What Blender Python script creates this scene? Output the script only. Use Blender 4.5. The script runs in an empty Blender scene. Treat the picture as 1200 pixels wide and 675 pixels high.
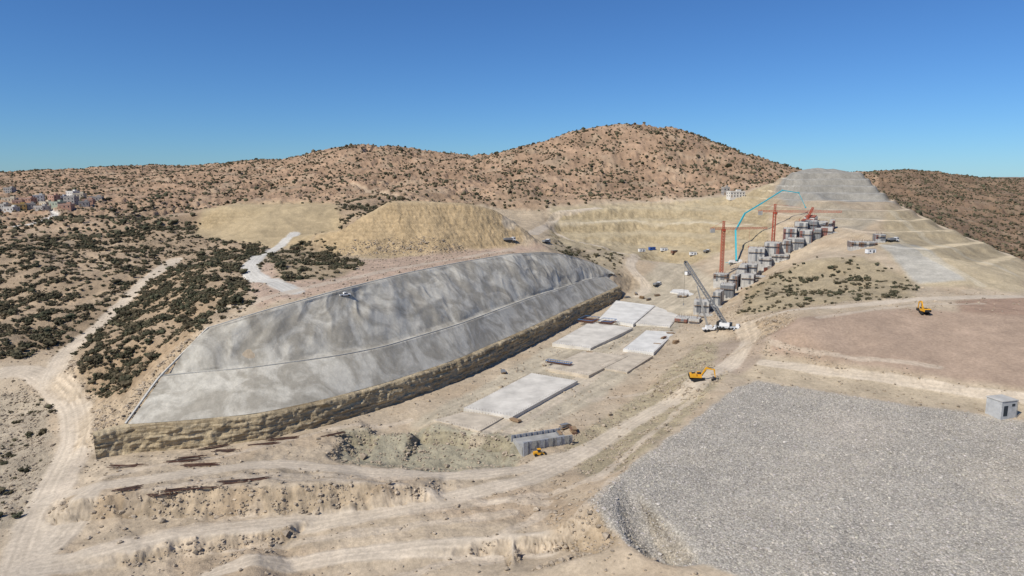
import bpy, bmesh, math, random, time
import numpy as np
from mathutils import Vector, Matrix
from mathutils.geometry import delaunay_2d_cdt
from mathutils.bvhtree import BVHTree
rng=np.random.default_rng(7); random.seed(7)
T0=time.time()
H0=100.0; F=800.0; th=math.atan(132.5/800); ct,st=math.cos(th),math.sin(th)
scene=bpy.context.scene
# ------------------------------------------------------------------ survey helpers
def ray(px,py):
    u=(px-600)/F; v=(337.5-py)/F
    return np.array([u,ct+v*st,-st+v*ct])
def P(px,py,z):
    d=ray(px,py); t=(z-H0)/d[2]; return np.array([0,0,H0])+d*t
def D(px,py,t):
    return np.array([0,0,H0])+ray(px,py)*t
def resample(pts,sp=None,n=None):
    pts=np.array(pts,float); seg=np.linalg.norm(np.diff(pts[:,:2],axis=0),axis=1)
    s=np.concatenate([[0],np.cumsum(seg)])
    if n is None: n=max(2,int(s[-1]/sp)+1)
    q=np.linspace(0,s[-1],n)
    return np.stack([np.interp(q,s,pts[:,k]) for k in range(3)],1)
def smooth_line(p,k):
    p=p.copy()
    for _ in range(k):
        p[1:-1]=(p[:-2]+2*p[1:-1]+p[2:])/4
    return p
def offset(p,d,z=None):
    t=np.gradient(p[:,:2],axis=0); t/=np.linalg.norm(t,axis=1)[:,None]+1e-9
    q=p.copy(); q[:,0]+=-t[:,1]*d; q[:,1]+=t[:,0]*d
    if z is not None: q[:,2]=z
    return q
# ------------------------------------------------------------------ noise
_g=rng.random(4096)*2*np.pi; GX=np.cos(_g); GY=np.sin(_g)
def pn(x,y,seed=0):
    x=np.asarray(x,float)+seed*17.13; y=np.asarray(y,float)-seed*9.7
    xi=np.floor(x).astype(np.int64); yi=np.floor(y).astype(np.int64)
    xf=x-xi; yf=y-yi
    def g(ix,iy,fx,fy):
        h=(ix*374761393+iy*668265263)&0xffffffff
        h=((h^(h>>13))*1274126177)&0xffffffff
        h=(h>>9)&4095
        return GX[h]*fx+GY[h]*fy
    u=xf*xf*xf*(xf*(xf*6-15)+10); v=yf*yf*yf*(yf*(yf*6-15)+10)
    a=g(xi,yi,xf,yf); b=g(xi+1,yi,xf-1,yf); c=g(xi,yi+1,xf,yf-1); d=g(xi+1,yi+1,xf-1,yf-1)
    return ((a+(b-a)*u)+((c+(d-c)*u)-(a+(b-a)*u))*v)*1.5
def fbm(x,y,o=4,seed=0):
    s=0;a=1;n=0
    for i in range(o):
        s=s+a*pn(x*2**i,y*2**i,seed+i*3); n+=a; a*=.5
    return s/n*1.4
# ------------------------------------------------------------------ TIN of surveyed points
PT=[]
def addP(*l):
    for a in l: PT.append(P(*a))
def addD(*l):
    for a in l: PT.append(D(*a))
def addL(pts,sp):
    for q in resample(pts,sp): PT.append(q)
base=smooth_line(resample([P(*a,22) for a in [(150,497),(200,494),(300,485),(380,468),(450,449),(500,433),(540,419),(620,384),(680,355),(725,335)]],2.0),12)
bench=smooth_line(resample([P(190,441,32.5),P(300,431,33),P(400,417,33),(P(450,407,33)),P(540,380,33),P(620,350,33),P(690,328,31),P(712,324,28.5)],n=len(base)),12)
top=smooth_line(resample([P(245,385,46),P(300,368,50),P(400,340,54),P(480,320,54.5),P(540,308,54.5),P(600,298,54),P(640,296,51),P(665,299,47),P(700,310,36),P(720,321,29.3)],n=len(base)),12)
rockline=smooth_line(resample(np.vstack([[P(108,508,21)],[P(128,502,21.5)],base[::6],[base[-1]]]),2.0),4)
addL(offset(rockline,-4.0,13.6),2.5); addL(offset(rockline,1.2,13.6),2.0)
i4=base+(bench-base)*.30; i4[:,2]-=1.9; addL(i4,2.0)
i5=base+(bench-base)*.65; i5[:,2]-=2.0; addL(i5,3.0)
b2=bench.copy(); b2[:,2]-=1.9; addL(b2,2.5)
b3=bench+(top-bench)*0.1; b3[:,2]=bench[:,2]-1.8; addL(b3,2.5)
t3=top+(bench-top)*0.12; t3[:,2]-=1.8; addL(t3[:-8],3)
t0=top.copy(); t0[:,2]-=.25; addL(t0,3)
lb=[base[0],bench[0],top[0]]; addL([np.array(q)-np.array([2.5,0,.3]) for q in lb],3)
# foreground
addP((-300,675,14),(-300,560,10),(0,675,12),(300,675,14),(600,675,15),(600,640,15),(300,645,12.6),(150,650,12.4),
 (0,560,8),(-150,520,5),(0,480,10),(20,520,9),(10,600,11),(-60,640,12))
for r in [([(40,660),(50,600),(75,560),(95,512)],[12,12,12.5,14]),([(95,512),(85,470),(60,446),(30,430),(0,438)],[14,16,17.5,18.5,18]),
          ([(60,446),(75,415),(115,384),(150,350),(172,328),(205,305)],[17.5,20.5,26,34,39,44])]:
    addL([P(*a,z) for a,z in zip(*r)],8)
addP((150,400,34),(100,422,28),(200,370,40),(220,350,44),(130,440,24),(115,470,18),(250,340,49),(240,310,52),(290,300,54),(290,340,53),
 (130,472,23),(170,425,33),(225,378,45),(200,400,36),(160,455,28),(105,485,17.5),(92,520,15))
addP((40,380,27),(0,350,32),(0,400,25),(-150,380,25),(-200,300,40),(60,320,42),(30,290,50),(100,290,48),(150,285,50),(-120,440,14),(-200,600,9))
addD((0,270,540),(60,262,560),(150,260,570),(200,270,530),(250,285,500),(220,245,700),(60,241,760),(0,244,740),(110,236,790),(120,227,900),(-200,240,800),(-60,243,740),
 (180,232,900),(0,215,1200),(150,212,1250),(300,225,900),(250,205,1500),(330,205,1050))
# left spoil heap
addD((240,274,540),(225,268,560),(290,283,500),(330,285,490),(390,278,520),(262,240,572),(320,239,575),(385,240,575),(262,240,590),(320,240,595),(385,240,595))
for x in (230,300,370): PT.append(np.array([(x-600)/F*660,655.,61]))
# main spoil heap
addP((355,294,53),(400,300,53),(440,301,53),(480,300,53),(520,298,53.5),(560,293,54),(620,281,55))
addL([D(462,235,440),D(480,235,443),D(500,236,446),D(555,238,455),D(590,249,465),D(608,264,475)],5)
addL([D(462,235,440),D(425,252,432),D(395,270,430)],6)
addD((462,236,452),(500,237,458),(555,240,466))
for x in (-90,-50,-10,25): PT.append(np.array([x,505.,57]))
# plateau
addP((330,350,53),(350,320,54),(420,315,54.5),(500,305,54),(560,297,54),(600,290,54),(640,285,52),(345,275,57))
addD((640,262,640),(680,290,560),(720,300,540),(735,318,515),(740,340,500),(690,305,520))
# trench floor
addP((560,490,14),(650,430,14),(600,470,14),(700,395,13.5),(730,372,13.5),(690,440,14),(760,400,14),(790,410,14.5),(760,440,14),(700,480,14),
 (760,345,15.5),(780,370,14.5),(520,480,14.2))
addD((790,312,600),(770,300,620),(730,285,640),(690,283,640),(650,280,640),(760,280,655),(850,285,600),(880,290,560),
 (650,242,690),(700,238,700),(740,236,710),(790,236,708),(830,236,700),(880,225,690),(905,212,700),(860,215,800),(740,228,800),(640,232,800),(560,230,760),(480,225,750))
addP((300,530,14.5),(430,557,14.6),(560,560,14.2),(625,545,14.2),(380,535,14.5),(400,515,14.2),(640,515,14),(690,540,14),(760,470,14),(830,402,16),(725,500,14))
addL([P(390,508,14.5),P(450,502,14.5),P(520,505,14.2),P(600,515,14)],3); addL([P(405,522,10.5),P(450,516,10),P(520,520,9.8),P(590,529,10.5)],3)
addL([P(400,538,10.4),P(450,545,9.8),P(520,550,9.6),P(590,545,10.4)],4); addL([P(385,542,14.4),P(450,549,14.4),P(520,554,14.2),P(600,549,14.2)],4)
addL([P(90,586,17.4),P(180,574,18.4),P(250,568,19),P(330,572,18),P(400,562,18.6),P(450,570,17.6),P(490,566,16.8)],3)
addL([P(95,609,12.6),P(180,606,12.3),P(250,604,12.3),P(400,600,12.3),P(475,590,13)],3)
addP((200,552,16.2),(300,542,15.4),(600,572,15),(520,590,13.6),(560,620,14.3),(640,602,16),(700,645,17),(780,675,16.5),(130,555,14.8),(640,560,14.6),(60,640,12.2))
addL([P(130,646,12.6),P(200,630,13.2),P(330,620,13.2)],4); addL([P(150,668,10),P(215,652,9.8),P(330,640,10.2)],4)
addP((220,690,9.8),(350,680,10.6),(460,650,12.5))
addL([P(500,640,13.6),P(560,632,14.6),P(640,625,16.5)],4); addL([P(480,665,11.6),P(560,655,12),P(660,650,13)],4)
# rockfill platform
addL([P(692,590,22),P(745,545,22),P(805,500,22),P(862,455,22),P(885,446,22)],6)
addL([P(692,590,22),P(745,640,22),P(870,676,22)],6)
addP((1000,560,22),(1200,500,22),(1200,675,22),(1000,480,22),(1400,500,23),(1400,675,22),(815,449,22.3),(850,444,23),(840,425,22),
 (900,420,26),(880,402,25),(905,415,27),(1000,431,27),(1100,446,27),(1200,461,27),(1000,445,23.5),(1100,460,23.5),(1200,478,23.5))
addL([P(900,392,33),P(940,374,38),P(1060,362,40),P(1120,366,40),P(1200,372,40),P(1350,380,40)],6)
addP((1090,352,41),(1200,350,41),(960,361,38.5),(1400,400,38))
# right mound and chute hillside
addP((870,375,24),(860,400,20),(915,364,35),(1000,352,39.5))
addD((900,330,420),(950,302,430),(1010,300,420),(1060,320,390),(1080,335,365),(960,295,480),(1040,290,440),(1010,272,480),(1080,290,430),(1050,250,530),
 (1000,235,590),(1045,237,570),(1100,262,520),(1150,283,470),(1200,305,430),(1300,350,400),(1130,340,350),(1200,345,345),(1130,310,390),(1180,325,370),(890,345,400),
 (900,310,500),(880,330,480),(850,350,450),(820,378,400),(800,340,500),(830,312,560),(790,302,600),(930,290,510),(980,265,530),(980,240,560),(940,222,620),(910,250,600),(890,270,580),
 (862,262,640),(918,215,655),(905,232,650))
addL([D(928,199,650),D(960,197,655),D(990,198,652),D(1010,203,636)],8); addL([D(932,199,690),D(960,198,700),D(990,199,695),D(1012,204,670)],8)
addL([D(1015,206,628),D(1030,222,600),D(1047,238,570)],10)
addD((905,225,760),(950,235,800),(1010,240,760),(1060,262,700))
# ground behind the chute hill, far right hills
addD((1100,250,1100),(1200,290,900),(1150,300,700),(1060,245,800),(1030,203,1500),(1065,197,1550),(1095,194,1600),(1120,204,1650),(1160,203,1700),(1200,199,1800),(1300,190,1800),(1400,200,1500),(1250,270,1100),
 (1110,222,1350),(1170,235,1200),(1140,225,1400),(1085,228,1250),(1200,228,1350),(1000,220,1000),(1500,300,900))
# main hills
addD((540,184,1120),(580,176,1100),(610,168,1100),(640,156,1080),(670,145,1070),(700,136,1060),(740,133,1060),(790,139,1060),(812,144,1050),(830,153,1040),(860,166,1020),(880,175,1010),(935,196,980),(960,205,1000),
 (580,205,930),(650,205,900),(740,210,880),(830,210,870),(900,205,850),(740,175,960),(660,185,960),(830,185,940),(700,165,990),(780,160,985),
 (430,162,1180),(395,167,1180),(470,167,1180),(500,175,1160),(350,178,1200),(320,188,1220),(300,187,1500),(440,190,1020),(380,200,1000),(500,200,960),(420,215,850),(540,212,860),
 (200,191,1700),(250,187,1700),(100,194,1700),(0,197,1700),(-200,195,1700),(50,205,1350),(620,220,800),(160,200,1400))
for a in range(-70,71,10):
    for r,z in ((2300,92),(3500,85),(8000,70),(16000,40)):
        PT.append(np.array([r*math.sin(math.radians(a)),r*math.cos(math.radians(a)),z]))
for (px,t,z) in ((740,1350,120),(640,1350,110),(840,1300,90),(430,1500,110),(200,2000,96),(950,1300,60)):
    PT.append(np.array([(px-600)/F*t,t,z]))
for a in range(-180,180,12):
    for r in (10,70,100):
        PT.append(np.array([r*math.sin(math.radians(a)),r*math.cos(math.radians(a)),13.5]))
    if abs(a)>72:
        for r,z in ((400,20),(1500,60),(6000,60),(16000,40)): PT.append(np.array([r*math.sin(math.radians(a)),r*math.cos(math.radians(a)),z]))
PT=np.array(PT)
out=delaunay_2d_cdt([Vector((p[0],p[1])) for p in PT],[],[],0,0.01)
vz=[]
for v,o in zip(out[0],out[3]):
    vz.append(Vector((v[0],v[1],PT[o[0]][2] if len(o) else 14)))
tree=BVHTree.FromPolygons(vz,[tuple(f) for f in out[2]])
# ------------------------------------------------------------------ fan grid
fine=np.arange(-0.83,0.8301,0.0016)
c=[];a=0.83;s=.01
while a+s<math.pi: a+=s; s=min(s*1.35,.06); c.append(a)
c=np.array(c+[math.pi]); A=np.concatenate([-c[::-1],fine,c])
R=np.concatenate([np.geomspace(2,68,22),np.exp(np.arange(math.log(70),math.log(750),.0028)),np.exp(np.arange(math.log(752),math.log(2000),.005)),np.geomspace(2050,15000,24)])
NR,NC=len(R),len(A)
def tin(x,y):
    h=tree.ray_cast(Vector((x,y,2000)),Vector((0,0,-1)))
    return h[0][2] if h[0] is not None else 40.0
ri=np.unique(np.concatenate([np.arange(0,NR,2),[NR-1]])); ci=np.unique(np.concatenate([np.arange(0,NC,2),[NC-1]]))
Zc=np.empty((len(ri),len(ci)))
for i,r in enumerate(R[ri]):
    xs=r*np.sin(A[ci]); ys=r*np.cos(A[ci])
    Zc[i]=[tin(x,y) for x,y in zip(xs.tolist(),ys.tolist())]
tmp=np.empty((NR,len(ci)))
for j in range(len(ci)): tmp[:,j]=np.interp(np.arange(NR),ri,Zc[:,j])
Z=np.empty((NR,NC))
for i in range(NR): Z[i]=np.interp(np.arange(NC),ci,tmp[i])
X=R[:,None]*np.sin(A)[None]; Y=R[:,None]*np.cos(A)[None]; RR=np.repeat(R[:,None],NC,1)
def blur(M,k,it=2):
    k=int(k)
    for _ in range(it):
        for ax in (0,1):
            p=np.concatenate([np.repeat(M.take([0],ax),k+1,ax),M,np.repeat(M.take([-1],ax),k,ax)],ax)
            cs=np.cumsum(p,ax); n=M.shape[ax]
            M=(cs.take(range(2*k+1,2*k+1+n),ax)-cs.take(range(0,n),ax))/(2*k+1)
    return M
def sstep(a,b,x):
    t=np.clip((x-a)/(b-a),0,1); return t*t*(3-2*t)
Z1=blur(Z,1,1); Z3=blur(Z,2,2); Z8=blur(Z,5,2); Z20=blur(Z,12,2)
# ------------------------------------------------------------------ masks
def inpoly(poly,x,y):
    m=np.zeros(x.shape,bool); n=len(poly)
    for i in range(n):
        x1,y1=poly[i][:2]; x2,y2=poly[(i+1)%n][:2]
        if y1==y2: continue
        m^=((y1>y)!=(y2>y))&(x<(x2-x1)*(y-y1)/(y2-y1)+x1)
    return m
hz=[Z8]
IA=np.arange(NC); IR=np.arange(NR)
def zq(x,y,M=None):
    M=hz[0] if M is None else M
    x=np.asarray(x,float); y=np.asarray(y,float)
    fa=np.interp(np.arctan2(x,y),A,IA); fr=np.interp(np.hypot(x,y),R,IR)
    i=np.minimum(fr.astype(int),NR-2); j=np.minimum(fa.astype(int),NC-2); u=fr-i; v=fa-j
    return (M[i,j]*(1-v)+M[i,j+1]*v)*(1-u)+(M[i+1,j]*(1-v)+M[i+1,j+1]*v)*u
TS=np.geomspace(60,3000,3500)
def hit(px,py,t=None):
    if t: return D(px,py,t)
    d=ray(px,py); x=d[0]*TS; y=d[1]*TS; z=H0+d[2]*TS
    g=zq(x,y); k=np.argmax(z<g)
    if k==0:
        t=2900.
    else:
        a=z[k-1]-g[k-1]; b=g[k]-z[k]; f=min(max(a/(a+b+1e-9),0),1)
        t=TS[k-1]+(TS[k]-TS[k-1])*f
    return np.array([d[0]*t,d[1]*t,H0+d[2]*t])
WX=fbm(X/9,Y/9,3,5); WY=fbm(X/9,Y/9,3,11)
def wmask(poly,warp,bl):
    p=np.array([q[:2] for q in poly]); m=np.zeros(X.shape)
    w=warp*1.5
    sel=(X>p[:,0].min()-w)&(X<p[:,0].max()+w)&(Y>p[:,1].min()-w)&(Y<p[:,1].max()+w)
    m[sel]=inpoly(p,X[sel]+warp*WX[sel],Y[sel]+warp*WY[sel])
    return blur(m,bl,2) if bl else m
def imask(pp,warp=2,bl=2): return wmask([hit(*q) for q in pp],warp,bl)
slopepoly=np.vstack([base,top[::-1]])
sharp=wmask(np.vstack([offset(rockline,-7),offset(top,4)[::-1]]),0,3)
fg=imask([(70,520),(380,500),(620,500),(700,540),(620,660),(400,670),(60,672)],0,8)
chm=wmask([D(880,250,640),D(905,205,720),D(1000,195,740),D(1040,205,660),D(1210,300,440),D(1140,335,375),D(1040,285,440),D(980,262,530)],0,10)
heap=imask([(340,300),(390,262),(460,236),(565,238),(635,280),(600,300),(480,306)],0,6)
far=sstep(600,800,RR)
Zs=Z8*(1-far)+Z20*far
fg_=np.maximum(fg,heap)
Zs=Zs*(1-fg_)+Z3*fg_
Zs=Zs*(1-chm)+Z3*chm
Zs=Zs*(1-sharp)+Z1*sharp
hz[0]=Zs
# colours
COL=np.zeros(X.shape+(3,)); VEG=np.ones(X.shape); ROCK=np.zeros(X.shape); ROUGH=np.ones(X.shape)
n1=fbm(X/60,Y/60,4,1)[...,None]; n2=fbm(X/14,Y/14,4,2)[...,None]; n3=fbm(X/4,Y/4,3,3)[...,None]
def C(*a): return np.array(a)
natn=C(.40,.30,.195); natf=C(.35,.237,.152)
f_=sstep(520,850,RR)[...,None]
COL[:]=natn*(1-f_)+natf*f_
COL*=1+.35*n1+.22*n2
pale=sstep(.05,.5,fbm(X/35,Y/35,4,21))[...,None]
COL[:]=COL*(1-.4*pale)+C(.44,.35,.24)*.4*pale
def paint(m,c,veg=0,rough=.2,k=1.0,var=.14):
    global COL,VEG,ROUGH
    mm=(m*k)[...,None]
    COL=COL*(1-mm)+np.array(c)*(1+var*n2+var*.6*n3+.1*n1)*mm
    VEG=VEG*(1-m*k)+veg*m*k; ROUGH=ROUGH*(1-m)+rough*m
site=[(-300,640),(-300,450),(0,425),(60,408),(90,405),(98,440),(140,470),(190,418),(245,380),(296,358),(285,330),(300,300),(345,282),(420,285),(600,278),(640,262),(640,242),(740,236,725),(830,235,720),(880,222,720),(908,203,760),(975,196,760),(1030,204,680),(1066,240,595),(1115,264,545),(1215,308,450)]
sp=[hit(*q) for q in site]+[np.array(q+(0,),float) for q in [(520,330),(560,60),(0,-60),(-300,40)]]
sitem=wmask(sp,3,3)
paint(sitem,(.48,.39,.275),0,.3)
# patches of browner and yellower made ground
br=sstep(.0,.45,fbm(X/26,Y/26,4,121))[...,None]*sitem[...,None]
COL[:]=COL*(1-.45*br)+C(.42,.315,.205)*.45*br
paint(imask([(-20,470),(30,455),(60,480),(60,560),(20,620),(-40,620)],3),(.43,.36,.26),.25,1.2)
paint(imask([(225,275),(260,240),(390,239),(400,262),(355,292),(300,286)],1.5),(.44,.345,.205),0,.5)
paint(imask([(350,297),(395,270),(460,237),(560,240),(625,275),(600,296),(480,303),(400,302)],1.5),(.47,.36,.215),0,.6)
hs_m=imask([(640,284),(645,242),(740,237,715),(830,237,710),(905,212,700),(900,290),(850,292),(700,292)],2)
paint(hs_m,(.45,.37,.235),.0,.6)
paint(imask([(560,240),(640,246),(645,280),(625,280),(590,255)],2),(.45,.36,.245),.03,.5)
paint(imask([(300,362),(288,330),(330,300),(420,305),(600,290),(660,296),(600,297),(480,319),(400,339)],3),(.45,.335,.245),.03,.4)
paint(imask([(640,292),(650,282),(735,295),(725,325),(700,309)],3),(.42,.345,.23),.45,.8)
paint(imask([(400,503),(500,500),(620,512),(600,548),(500,552),(400,542)],2),(.39,.35,.245),0,.6)
trm=imask([(480,500),(560,455),(735,350),(800,300),(840,330),(780,400),(700,470),(620,510)],2)
paint(trm,(.47,.405,.295),0,.3)
ax=X*.82-Y*.57; al=X*.57+Y*.82
stp=fbm(ax/3.2,al/45,3,55)[...,None]
COL*=1+.26*stp*trm[...,None]
paint(imask([(690,560),(660,520),(760,455),(830,400),(860,430),(800,495),(740,542)],2),(.41,.345,.225),0,.9)
# chute hillside
paint(imask([(1040,245,560),(1100,263,525),(1200,308,435),(1200,345),(1080,335),(1030,290)],2),(.47,.385,.25),.0,.4)
paint(imask([(865,370),(880,335),(945,300,430),(1010,298,420),(1075,325),(1070,350),(1000,353),(915,363)],4),(.38,.31,.20),.5,1.0)
gtop=imask([(908,212,655),(926,196,700),(985,194,700),(1018,203,640),(1050,239,568),(1000,243,575),(925,238,600)],.6,bl=1)
paint(gtop,(.38,.36,.31),0,.12)
paint(imask([(1030,287),(1072,283),(1135,330),(1075,332)],1,bl=1),(.44,.41,.34),0,.2)
paint(imask([(925,240),(1000,243),(1040,250),(1010,268),(960,262)],1,bl=2),(.42,.37,.28),0,.3,k=.8)
# embankment
paint(imask([(893,395),(940,372),(1060,361),(1250,373),(1320,470),(1200,456),(905,414)],1),(.385,.285,.205),0,.15,var=.1)
paint(imask([(1120,352),(1250,352),(1300,374),(1200,371),(1125,366)],1),(.34,.235,.165),0,.2)
paint(imask([(835,430),(843,402),(872,385),(900,395),(890,425),(870,440)],1.5),(.39,.31,.23),0,.2)
paint(imask([(850,442),(900,418),(1200,460),(1320,480),(1350,500),(1200,490),(1000,462),(885,446)],1),(.47,.385,.265),0,.3)
rf=wmask([hit(*q) for q in [(684,592),(742,545),(800,502),(862,455),(885,446),(1000,465),(1200,494),(1360,520)]]+[np.array([150,85.,0]),np.array([60,95.,0])]+[hit(870,676),hit(742,642)],1.2,1)
paint(rf,(.455,.415,.345),0,.12,var=.05); ROCK=rf.copy()
pl=sstep(-.1,.5,fbm(X/30,Y/22,3,44))[...,None]*rf[...,None]*.4
COL[:]=COL*(1-pl)+C(.53,.47,.375)*pl
dk=sstep(.1,.6,fbm(X/18,Y/30,3,47))[...,None]*rf[...,None]*.35
COL[:]=COL*(1-dk)+C(.35,.325,.28)*dk
paint(imask([(935,508),(985,478),(1070,498),(1020,522)],3,bl=10),(.60,.53,.43),0,.12,k=.75)
paint(imask([(1100,545),(1200,520),(1260,560),(1180,600)],4,bl=10),(.58,.51,.40),0,.12,k=.65)
paint(imask([(90,614),(400,603),(560,585),(690,600),(760,660),(740,700),(100,700)],3),(.49,.395,.275),0,.25,k=.7)
paint(imask([(420,572),(560,580),(640,570),(700,600),(640,612),(520,604)],3,bl=5),(.40,.30,.20),0,.5,k=.7)
paint(imask([(200,655),(330,628),(420,650),(300,690),(210,690)],3,bl=5),(.41,.31,.205),0,.5,k=.6)
# bush patches
paint(imask([(315,300),(345,286),(400,296),(430,310),(390,328),(330,330)],2),(.36,.28,.18),1.1,.6)
dense=imask([(92,410),(150,345),(200,318),(300,285),(330,300),(288,330),(296,356),(245,378),(190,416),(140,468),(98,440)],3)
VEG=VEG+dense*1.5
dense2=imask([(-50,330),(60,345),(100,375),(60,408),(0,425),(-50,430)],4); VEG+=dense2*1.9
dense3=imask([(0,262),(120,250),(240,245),(215,270),(100,290),(0,300)],4); VEG+=dense3*1.0
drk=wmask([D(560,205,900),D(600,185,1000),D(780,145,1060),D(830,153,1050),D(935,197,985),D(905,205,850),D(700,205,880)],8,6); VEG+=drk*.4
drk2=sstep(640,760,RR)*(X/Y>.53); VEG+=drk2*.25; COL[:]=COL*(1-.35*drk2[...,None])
# roads
def road(pp,w,c,k=1.0,rough=.05,veg=0,rt=True):
    p=smooth_line(resample([hit(*q) for q in pp],4.0),6)
    global COL,VEG,ROUGH
    sel=(X>p[:,0].min()-w)&(X<p[:,0].max()+w)&(Y>p[:,1].min()-w)&(Y<p[:,1].max()+w)
    x=X[sel]; y=Y[sel]; best=np.full(x.shape,1e9); sd=np.zeros(x.shape)
    for i in range(len(p)-1):
        a=p[i,:2]; d=p[i+1,:2]-a; L=d@d+1e-9
        t=np.clip(((x-a[0])*d[0]+(y-a[1])*d[1])/L,0,1)
        ex=x-a[0]-t*d[0]; ey=y-a[1]-t*d[1]; dd=np.hypot(ex,ey)
        s=np.sign(d[0]*ey-d[1]*ex); u=dd<best
        best[u]=dd[u]; sd[u]=(s*dd)[u]
    e=best+WX[sel]*.8
    m=1-sstep(w*.38,w*.58,e); m*=k
    tr=1+.12*np.cos(sd*2*np.pi/2.1+.6*WY[sel])*(.6+.6*WX[sel])+.06*np.cos(sd*5.1)
    cc=np.array(c)[None]*tr[:,None]*(1+.06*n2[sel])
    COL[sel]=COL[sel]*(1-m[:,None])+cc*m[:,None]
    V=VEG[sel]; VEG[sel]=V*(1-m)+veg*m; r_=ROUGH[sel]; ROUGH[sel]=r_*(1-m)+rough*m
RC=(.57,.485,.37)
for pp,w in [([(20,690),(42,620),(68,560),(92,515),(88,475),(60,446),(30,430),(0,438),(-40,450)],11),([(60,446),(75,415),(115,384),(150,350),(172,328),(205,305)],10),
  ([(60,585),(110,572),(200,558),(320,542),(440,556),(600,552),(690,528),(750,490),(800,458),(860,425),(882,398),(872,380)],9),
  ([(40,665),(100,655),(250,619),(400,608),(520,585),(620,565),(690,528)],8),([(745,300),(738,315),(762,335),(748,347)],8),
  ([(895,425),(1000,438),(1100,452),(1200,468),(1300,480)],6),([(595,263),(650,250),(700,243)],9),([(60,640),(90,600),(110,572)],8),
  ([(872,380),(960,362),(1060,352),(1200,348)],8),([(740,300),(700,288),(650,270)],7),([(640,640),(560,640),(400,650),(250,672)],7)]:
    road(pp,w,RC,.85)
road([(345,342),(300,325),(290,315),(312,298),(345,274)],9,(.56,.53,.46))
road([(0,267),(40,263),(66,252),(50,243)],6,(.6,.57,.5))
road([(410,216),(430,224),(470,232)],9,(.48,.37,.25),.8); road([(640,208),(560,215),(500,212),(440,222),(400,236)],8,(.44,.33,.22),.7)
road([(60,205),(150,202),(200,205),(330,197)],12,(.48,.37,.25),.7); road([(225,380),(262,365),(296,358),(350,340),(480,312),(600,292)],6,(.5,.42,.32),.7)
road([(560,512),(640,470),(700,430),(760,390)],6,RC,.6)
for pp in [[(300,560),(500,575),(640,590)],[(480,600),(600,585),(700,560),(760,510)],[(120,560),(260,535),(400,500),(480,492)],[(200,640),(420,625),(600,600)],[(700,560),(790,485),(850,432)],[(150,590),(300,556),(480,560)],[(590,510),(680,455),(770,385)],[(690,470),(800,440)],[(60,600),(90,540),(110,520)],[(560,660),(690,610)],[(650,640),(690,600),(720,560)],[(960,372),(1060,358),(1150,356)],[(420,690),(560,650),(640,600)],[(120,640),(300,600)],[(905,400),(960,415),(1100,430)]]:
    road(pp,3.4,(.56,.47,.355),.6,rough=.2)
for pp in [[(650,262),(740,258),(830,260),(880,262)],[(1040,258,545),(1100,285),(1190,322)],[(1040,272),(1090,300),(1150,335)]]: road(pp,5,(.53,.46,.33),.7)
# relief
nat=np.clip(ROUGH,0,2)
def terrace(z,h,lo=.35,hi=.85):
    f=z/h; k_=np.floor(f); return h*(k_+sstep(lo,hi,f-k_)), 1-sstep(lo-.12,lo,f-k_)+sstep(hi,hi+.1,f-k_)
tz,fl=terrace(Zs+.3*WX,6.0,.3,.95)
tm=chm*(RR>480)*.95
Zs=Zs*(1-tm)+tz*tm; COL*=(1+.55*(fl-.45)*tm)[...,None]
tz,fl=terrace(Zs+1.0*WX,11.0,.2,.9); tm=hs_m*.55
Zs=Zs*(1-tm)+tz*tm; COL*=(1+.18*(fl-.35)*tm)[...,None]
gr=np.gradient(Zs,axis=0)/np.gradient(RR,axis=0); ga=np.gradient(Zs,axis=1)/(np.gradient(A)[None]*RR)
slope=np.hypot(gr,ga)
cliff=sstep(.28,.7,slope)*(RR<900)*(1-sharp)*(RR>100)
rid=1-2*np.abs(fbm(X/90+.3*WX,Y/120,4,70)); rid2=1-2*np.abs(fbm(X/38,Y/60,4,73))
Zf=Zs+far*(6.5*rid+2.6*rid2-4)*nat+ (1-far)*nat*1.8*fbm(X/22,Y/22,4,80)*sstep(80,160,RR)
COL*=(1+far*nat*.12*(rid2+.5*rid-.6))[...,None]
Zf+=nat*.45*fbm(X/5,Y/5,3,90)*(1+far)
gx_=gr*np.sin(A)[None]+ga*np.cos(A)[None]; gy_=gr*np.cos(A)[None]-ga*np.sin(A)[None]
cx=blur(gx_,8,2); cy_=blur(gy_,8,2); gm2=np.hypot(cx,cy_)+1e-6; cx/=gm2; cy_/=gm2
along=X*(-cy_)+Y*cx
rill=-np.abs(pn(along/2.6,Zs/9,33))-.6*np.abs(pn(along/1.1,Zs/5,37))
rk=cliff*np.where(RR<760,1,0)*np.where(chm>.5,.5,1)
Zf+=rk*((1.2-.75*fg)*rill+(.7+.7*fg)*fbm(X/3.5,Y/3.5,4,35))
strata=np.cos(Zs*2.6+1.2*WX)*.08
COL*=(1+rk*((.3-.15*fg)*(rill+.5)+strata-.14))[...,None]*(1-rk[...,None]*C(0,.035,.09))  # steep faces darkened in colour in place of shade; also browner, with strata
fl2=fg*np.clip(nat*3,0,1)
Zf+=ROCK*.08*fbm(X/1.6,Y/1.6,3,95)+fl2*.6*fbm(X/5.5,Y/5.5,4,97)
COL*=(1-.18*sstep(0,.5,fbm(X/7,Y/7,4,98))*fl2)[...,None]
Zf=Zf*(1-sharp)+sharp*(Zs+ .15*fbm(X/5,Y/5,3,91)*1.0)
hz[0]=Zf
print('terrain',NR,NC,time.time()-T0)
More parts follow.
